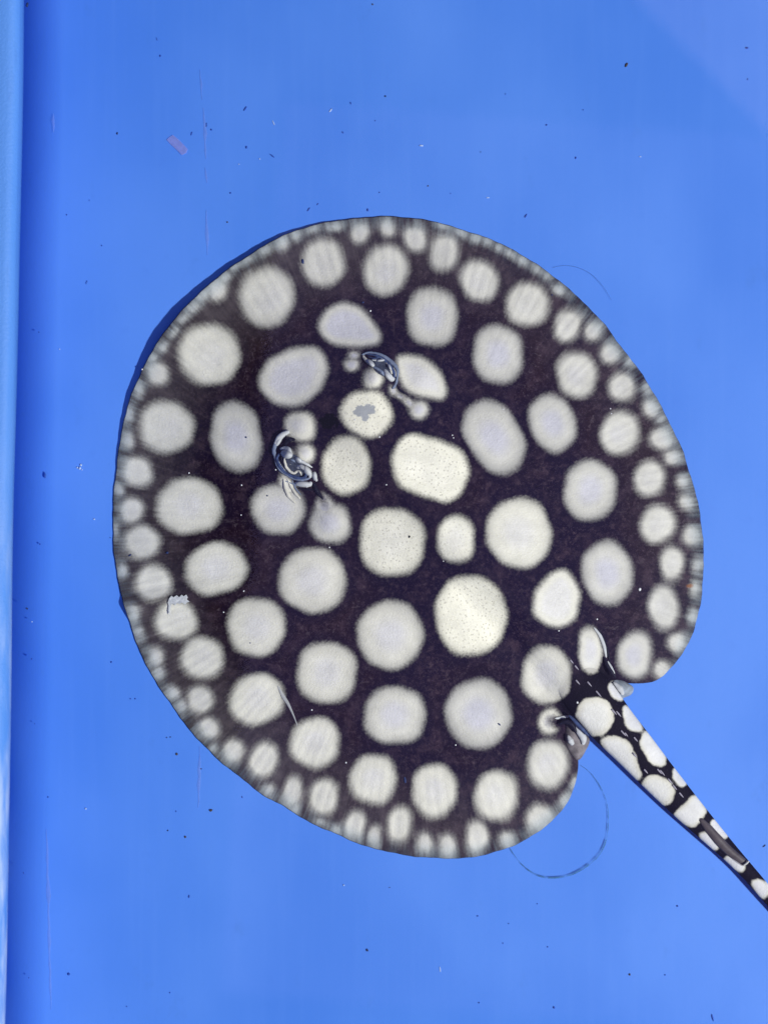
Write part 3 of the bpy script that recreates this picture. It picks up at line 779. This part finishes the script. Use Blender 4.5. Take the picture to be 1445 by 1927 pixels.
# --- thorns along the back of the tail
def body_or_tail(x, y):
    t = tail_top(x, y); b = z_top(x, y)
    d = np.min(np.hypot(np.asarray(x)[..., None]-TAILPATH[:, 0], np.asarray(y)[..., None]-TAILPATH[:, 1]) - TAILPATH[:, 2]*0.97, -1)
    return np.where(d < 0, np.maximum(t, b), b)
THORN = plain('thorn_horn', (0.30, 0.28, 0.33), 0.25, 6, 0.4, 0.2)
for zx, zy, L in ((365,335,12),(392,368,14),(398,448,15),(462,458,16),(512,512,20),(598,612,18),(622,622,18),(648,728,18),(664,736,12),(716,762,14),(712,850,15),(772,938,14),
                  (846,938,16),(862,946,18),(905,992,18),(930,1026,16),(966,1068,16)):
    x, y = 950+zx/2.919, 1130+zy/2.919; L = L*0.72
    tube('thorn', [(x-.5*L*.66, y-.5*L*.75), (x, y), (x+.6*L*.66, y+.6*L*.75)], [1.5, 1.6, .35], THORN, RAY, .7, body_or_tail, ns=6, zoff=0.0002)

# ================================================================== THINGS LYING ABOUT
# drifting slime thread caught on the skin, and the pale flake
tag(tube('slime_thread', [(523,1290),(533,1310),(541,1322),(548,1336),(554,1350),(560,1366)], [1,3.6,3,2,1.3,.6], plain('slime', (0.60, 0.62, 0.64), .1, 9, .4, .1, .5), None, .4, flat=.5),
    'thin whitish slime thread between two spots low on the disc', 'thread')
def flake(name, pts, z, mat, thick=0.0002, surf=None):
    V = []; ns = len(pts); jit = [random.uniform(0, .0004) for _ in pts]
    for k in (0, 1):
        for i, (x, y) in enumerate(pts):
            zz = (float(surf(x, y)) if surf else 0) + z + jit[i]
            V.append(at(x, y, zz + k*thick))
    F = [[i, (i+1) % ns, ns+(i+1) % ns, ns+i] for i in range(ns)] + [list(range(ns))[::-1], [ns+i for i in range(ns)]]
    return link(name, mesh_from(name, V, F, False), mat)
FLAKE = plain('flake_white', (0.60, 0.65, 0.74), .3, 6, .35, .3, .8)
tag(flake('skin_flake', [(319,1126),(323,1121),(327,1124),(333,1120),(338,1124),(342,1119),(346,1122),(351,1119),(354,1124),(352,1128),(357,1132),(352,1134),(349,1138),(343,1134),(338,1137),(334,1134),(330,1140),(326,1136),(322,1138),(321,1150),(319,1158),(317,1150),(318,1140),(316,1134)], 0.0006, FLAKE, surf=z_top),
    'ragged white flake stuck to a pale spot near the left edge of the disc', 'flake')
PINK = plain('pink_reflection', (0.33, 0.37, 0.86), .15, 9, .5, .1, .33)  # lamp reflection in the water, built as a thin pink strip on the floor
tag(flake('water_reflection', [(314,263),(319,258),(326,254),(337,263),(347,273),(354,281),(351,288),(343,292),(333,282),(322,272)], 0.0003, PINK, surf=None),
    'small pale pink strip standing for a lamp reflection near the upper left corner', 'reflection')
# thread loops on the floor
THREAD = plain('algae_thread', (0.05, 0.17, 0.22), .45, 14, .6, .1, .24, True)
tag(tube('algae_thread', [(1092,1440),(1112,1456),(1131,1484),(1142,1515),(1144,1545),(1140,1580),(1126,1610),(1098,1634),(1068,1648),(1035,1652),(1008,1646),(985,1630),(968,1610),(958,1594)],
         [.5,.6,.7,.8,.9,1.2,1.6,1.7,1.4,1.7,1.8,1,.8,.5], THREAD, None, 1, base=0.0006, ns=6), 'curved dark algae thread looping out from the rear edge of the disc', 'thread')
FAINT = plain('faint_thread', (0.07, 0.20, 0.55), .3, 14, .6, .1, .22)
tag(tube('algae_thread', [(1038,504),(1060,500),(1085,503),(1112,516),(1135,540),(1150,565)], [.4,.6,.6,.7,.6,.4], FAINT, None, 1, base=0.0006, ns=6),
    'faint fine thread arching beside the upper right edge of the disc', 'thread')

# specks: small uneven lumps
def lump(seed):
    r = random.Random(seed); V = []; m, ns = 5, 7
    for i in range(m):
        a = math.pi*i/(m-1)
        for k in range(ns):
            t = 2*math.pi*k/ns; q = 0.75 + 0.45*r.random()
            V.append((math.sin(a)*math.cos(t)*q, math.sin(a)*math.sin(t)*q, math.cos(a)*0.5*q))
    return mesh_from('speck', V, grid_faces(m, ns, True).tolist())
S_DARK = plain('speck_dark', (0.026, 0.045, 0.13), .3, 3)
S_BLUE = plain('speck_blue', (0.030, 0.085, 0.40), .3, 3)
S_BROWN = plain('speck_brown', (0.07, 0.06, 0.055), .3, 3)
S_WHITE = plain('speck_white', (0.42, 0.56, 0.80), .1, 3, .4, .2)
S_GRIT = plain('grit_white', (0.78, 0.80, 0.82), .1, 3, .4, .2)
S_FAINT = plain('speck_faint', (0.055, 0.16, 0.56), .2, 3)
MESH = {}
for nm, mt in (('d', S_DARK), ('u', S_BLUE), ('b', S_BROWN), ('w', S_WHITE), ('g', S_GRIT), ('f', S_FAINT)):
    MESH[nm] = []
    for k in range(4):
        me = lump(k+hash(nm) % 7 if False else k*5+ord(nm)); me.materials.append(mt); MESH[nm].append(me)
LAB = {'d': ('debris_speck', 'tiny black speck of debris on the blue tank floor', 'black specks on the tank floor'),
       'u': ('debris_speck', 'small dark blue speck of debris on the tank floor', 'dark blue specks on the tank floor'),
       'b': ('debris_grain', 'small grey brown grain lying on the blue tank floor', 'brown grains on the tank floor'),
       'w': ('debris_speck', 'tiny white speck lying on the blue tank floor', 'white specks on the tank floor'),
       'f': ('debris_speck', 'faint bluish speck of debris on the tank floor', 'faint specks on the tank floor')}
cnt = 0
def speck(kind, px, py, a, b=None, rot=0.0, z=0.0, lab=None):
    global cnt
    b = b or a
    if lab is None: a, b = a*0.84, b*0.84
    o = bpy.data.objects.new((lab or LAB[kind])[0], MESH[kind][cnt % 4]); cnt += 1
    o.location = at(px, py, z + min(a, b)*K*0.45)
    o.scale = (a*K, b*K, min(a, b)*K); o.rotation_euler = (0, 0, math.radians(rot))
    C.objects.link(o)
    l = lab or LAB[kind]
    label, grp = l[1], l[2]
    if lab is None:
        where = place(px, py)
        shape = 'elongated ' if max(a, b) > 2.2*min(a, b) else ''
        label = {'d': 'tiny black %sspeck', 'u': 'small dark blue %sspeck', 'b': 'grey brown %sgrain', 'w': 'tiny white %sspeck', 'f': 'faint bluish %sspeck'}[kind] % shape + ' on the floor ' + where
    tag(o, label, 'speck' if 'speck' in l[0] else 'grain', grp)
def place(px, py):
    th = math.atan2(py-OY, px-OX); gap = math.hypot(px-OX, py-OY) - float(disc_r(th))
    near = 'close to' if gap < 70 else 'off'
    if py < 130: return 'along the top, ' + ('left' if px < 480 else 'middle' if px < 960 else 'right')
    if px < 110: return 'beside the raised edge, ' + ('high up' if py < 700 else 'halfway down' if py < 1250 else 'low down')
    if py > 1815: return 'along the bottom, ' + ('left' if px < 480 else 'middle' if px < 960 else 'right')
    if px > 1380: return 'at the right side, ' + ('above' if py < 1100 else 'beside') + ' the tail'
    k = int(((math.degrees(th) + 11.25) % 360) // 22.5)
    return near + ' the disc\'s ' + ['right edge', 'lower right edge', 'rear lobe near the tail', 'lower lobe', 'bottom edge', 'bottom left curve', 'lower left edge', 'left edge below its middle',
            'leftmost edge', 'left edge above its middle', 'upper left edge', 'top left curve', 'top edge', 'top right curve', 'upper right edge', 'right edge above its middle'][k]
def disc_place(px, py):
    th = math.atan2(py-OY, px-OX); q = math.hypot(px-OX, py-OY)/float(disc_r(th))
    k = int(((math.degrees(th) + 22.5) % 360) // 45)
    return ('near the rim' if q > .72 else 'midway out' if q > .38 else 'close to the middle') + ', ' + ['to the right', 'towards the tail', 'at the bottom', 'at the lower left', 'to the left', 'at the upper left', 'at the top', 'at the upper right'][k]
SP = """d 221 251 2.2 3.2|d 52 9 3 6 -15|f 296 74 1.5 4 20|u 302 105 2 2.5|u 462 204 2 7 -35|u 389 233 1.5 3|u 398 244 2.2|u 389 237 1.5 2|u 361 251 1.7 5 -15|u 464 277 2.4 3.5 15|u 434 363 2|
u 192 462 1.6|u 126 404 1.5 2|b 428 418 2|f 169 377 1.6|w 489 299 1.8|w 450 309 1.4|b 701 8 2.2|d 725 181 2.2|b 1178 122 3 5 -25|u 1405 90 3.6 2.6|u 1406 149 1.8|u 512 293 1.6 7 50|u 660 194 1.4 3 20|
u 645 249 1.5 3 30|u 706 227 1.5|w 622 208 2 6 -40|w 793 274 5 2.2|d 904 286 1.4|u 1028 235 2.2|f 1097 207 1.7|u 1083 297 2 2.6|b 805 350 1.8|u 714 362 1.6|f 848 364 1.5|u 581 394 1.8 5 -35|u 598 384 1.4 3.5 -40|
u 692 395 2.4 3.8 20|u 989 406 2 5 -35|f 951 177 1.6|w 918 372 4 1.3|w 515 231 1.5 7 25|w 1204 295 3 1.4|f 164 531 2 5 -20|u 74 625 1.7|w 113 657 1.7|u 85 894 2.3 7|w 178 977 2.6 2|d 51 1145 4 2.2 -35|w 61 1170 1.9|
u 60 1240 2.3|u 210 1246 2|u 76 1024 2|d 208 1012 1.2|u 246 1315 1.6|u 255 1315 1.7|d 314 1388 1.7|d 321 1387 1.6|b 333 1419 3.2 2.8|d 379 1447 1.6|d 316 1563 2|b 349 1575 2.6 3|u 356 1687 1.8 3.6 -10|u 130 1833 3|
u 55 1840 1.4 2|u 91 1500 1.8|w 162 1522 2.4|u 320 1868 1.5|u 239 1894 1.5|u 66 1362 1.5|u 45 1643 1.6 3 20|u 456 1500 1.4 2.4 15|f 332 1527 2|d 691 1788 2.6 3.6 20|d 733 1670 2.2 .9|u 946 1775 1.5|u 1030 1782 1.7|
u 901 1887 1.8|u 1042 1896 2.6|b 1184 1834 2.4|u 1274 1705 2.3|f 1251 1835 2|d 1437 1592 1.5 5 -50|u 1340 1915 2 8 15|f 899 1724 3 2|f 1011 1701 1.7|w 647 1666 2.2|w 828 1824 1.4 7 5|f 957 1738 1.7"""
for it in SP.replace('\n', '').split('|'):
    q = it.split(); v = [float(x) for x in q[1:]]
    speck(q[0], v[0], v[1], v[2], v[3] if len(v) > 3 else None, v[4] if len(v) > 4 else (0 if len(v) > 3 else random.uniform(-40, 40)))
for dx, dy, a in ((0, 0, 3.2), (-5, -1, 2), (2, -6, 2.6), (4, 3, 1.4)):
    speck('w', 151+dx, 881+dy, a, lab=('debris_crumb', 'white crumb in the small cluster left of the disc', 'cluster of white crumbs left of the disc'))
speck('b', 397, 1525, 3.6, 2.8, 20, lab=('debris_grain', 'beige grain lying below the lower left edge of the disc', 'beige grain'))
# grit on the animal's back
for i, (x, y, a) in enumerate([(1203,1109,3),(1123,1165,1.8),(1051,1187,1.7),(1086,1322,2.2),(697,585,1.8),(714,822,1.8),(1148,769,1.5),(851,819,1.4),(853,824,1.2),(727,912,1.4),(519,884,1.6),
                               (455,913,1.6),(356,890,1.5),(459,1112,1.6),(421,1152,1.6),(587,1336,1.6),(651,1435,1.7),(1150,778,1.3),(834,1056,1.2),(620,1030,1.5),(857,1402,1.5),(454,969,1.4),(668,790,1.3),(947,770,1.2),(268,695,1.5)]):
    speck('g', x, y, a, z=float(body_or_tail(np.array(x), np.array(y))), lab=('grit_speck', 'tiny white grit speck on the stingray ' + disc_place(x, y), 'white grit on the stingray'))
for x, y, a, b, r in [(245,1045,3.2,1.6,35),(315,1040,3.4,2.4,0),(939,1363,3.4,1.6,-35),(683,569,2.2,2,0),(463,823,1.7,1.7,0),(1038,555,1.6,1.6,0),(570,492,2.5,5,0),(762,1468,2.4,7,10),(503,933,1.4,1.4,0),(471,1210,1.3,1.3,0)]:
    speck('d', x, y, a, b, r, z=float(z_top(x, y)), lab=('grit_speck', 'tiny black grit speck on the stingray ' + disc_place(x, y), 'black grit on the stingray'))
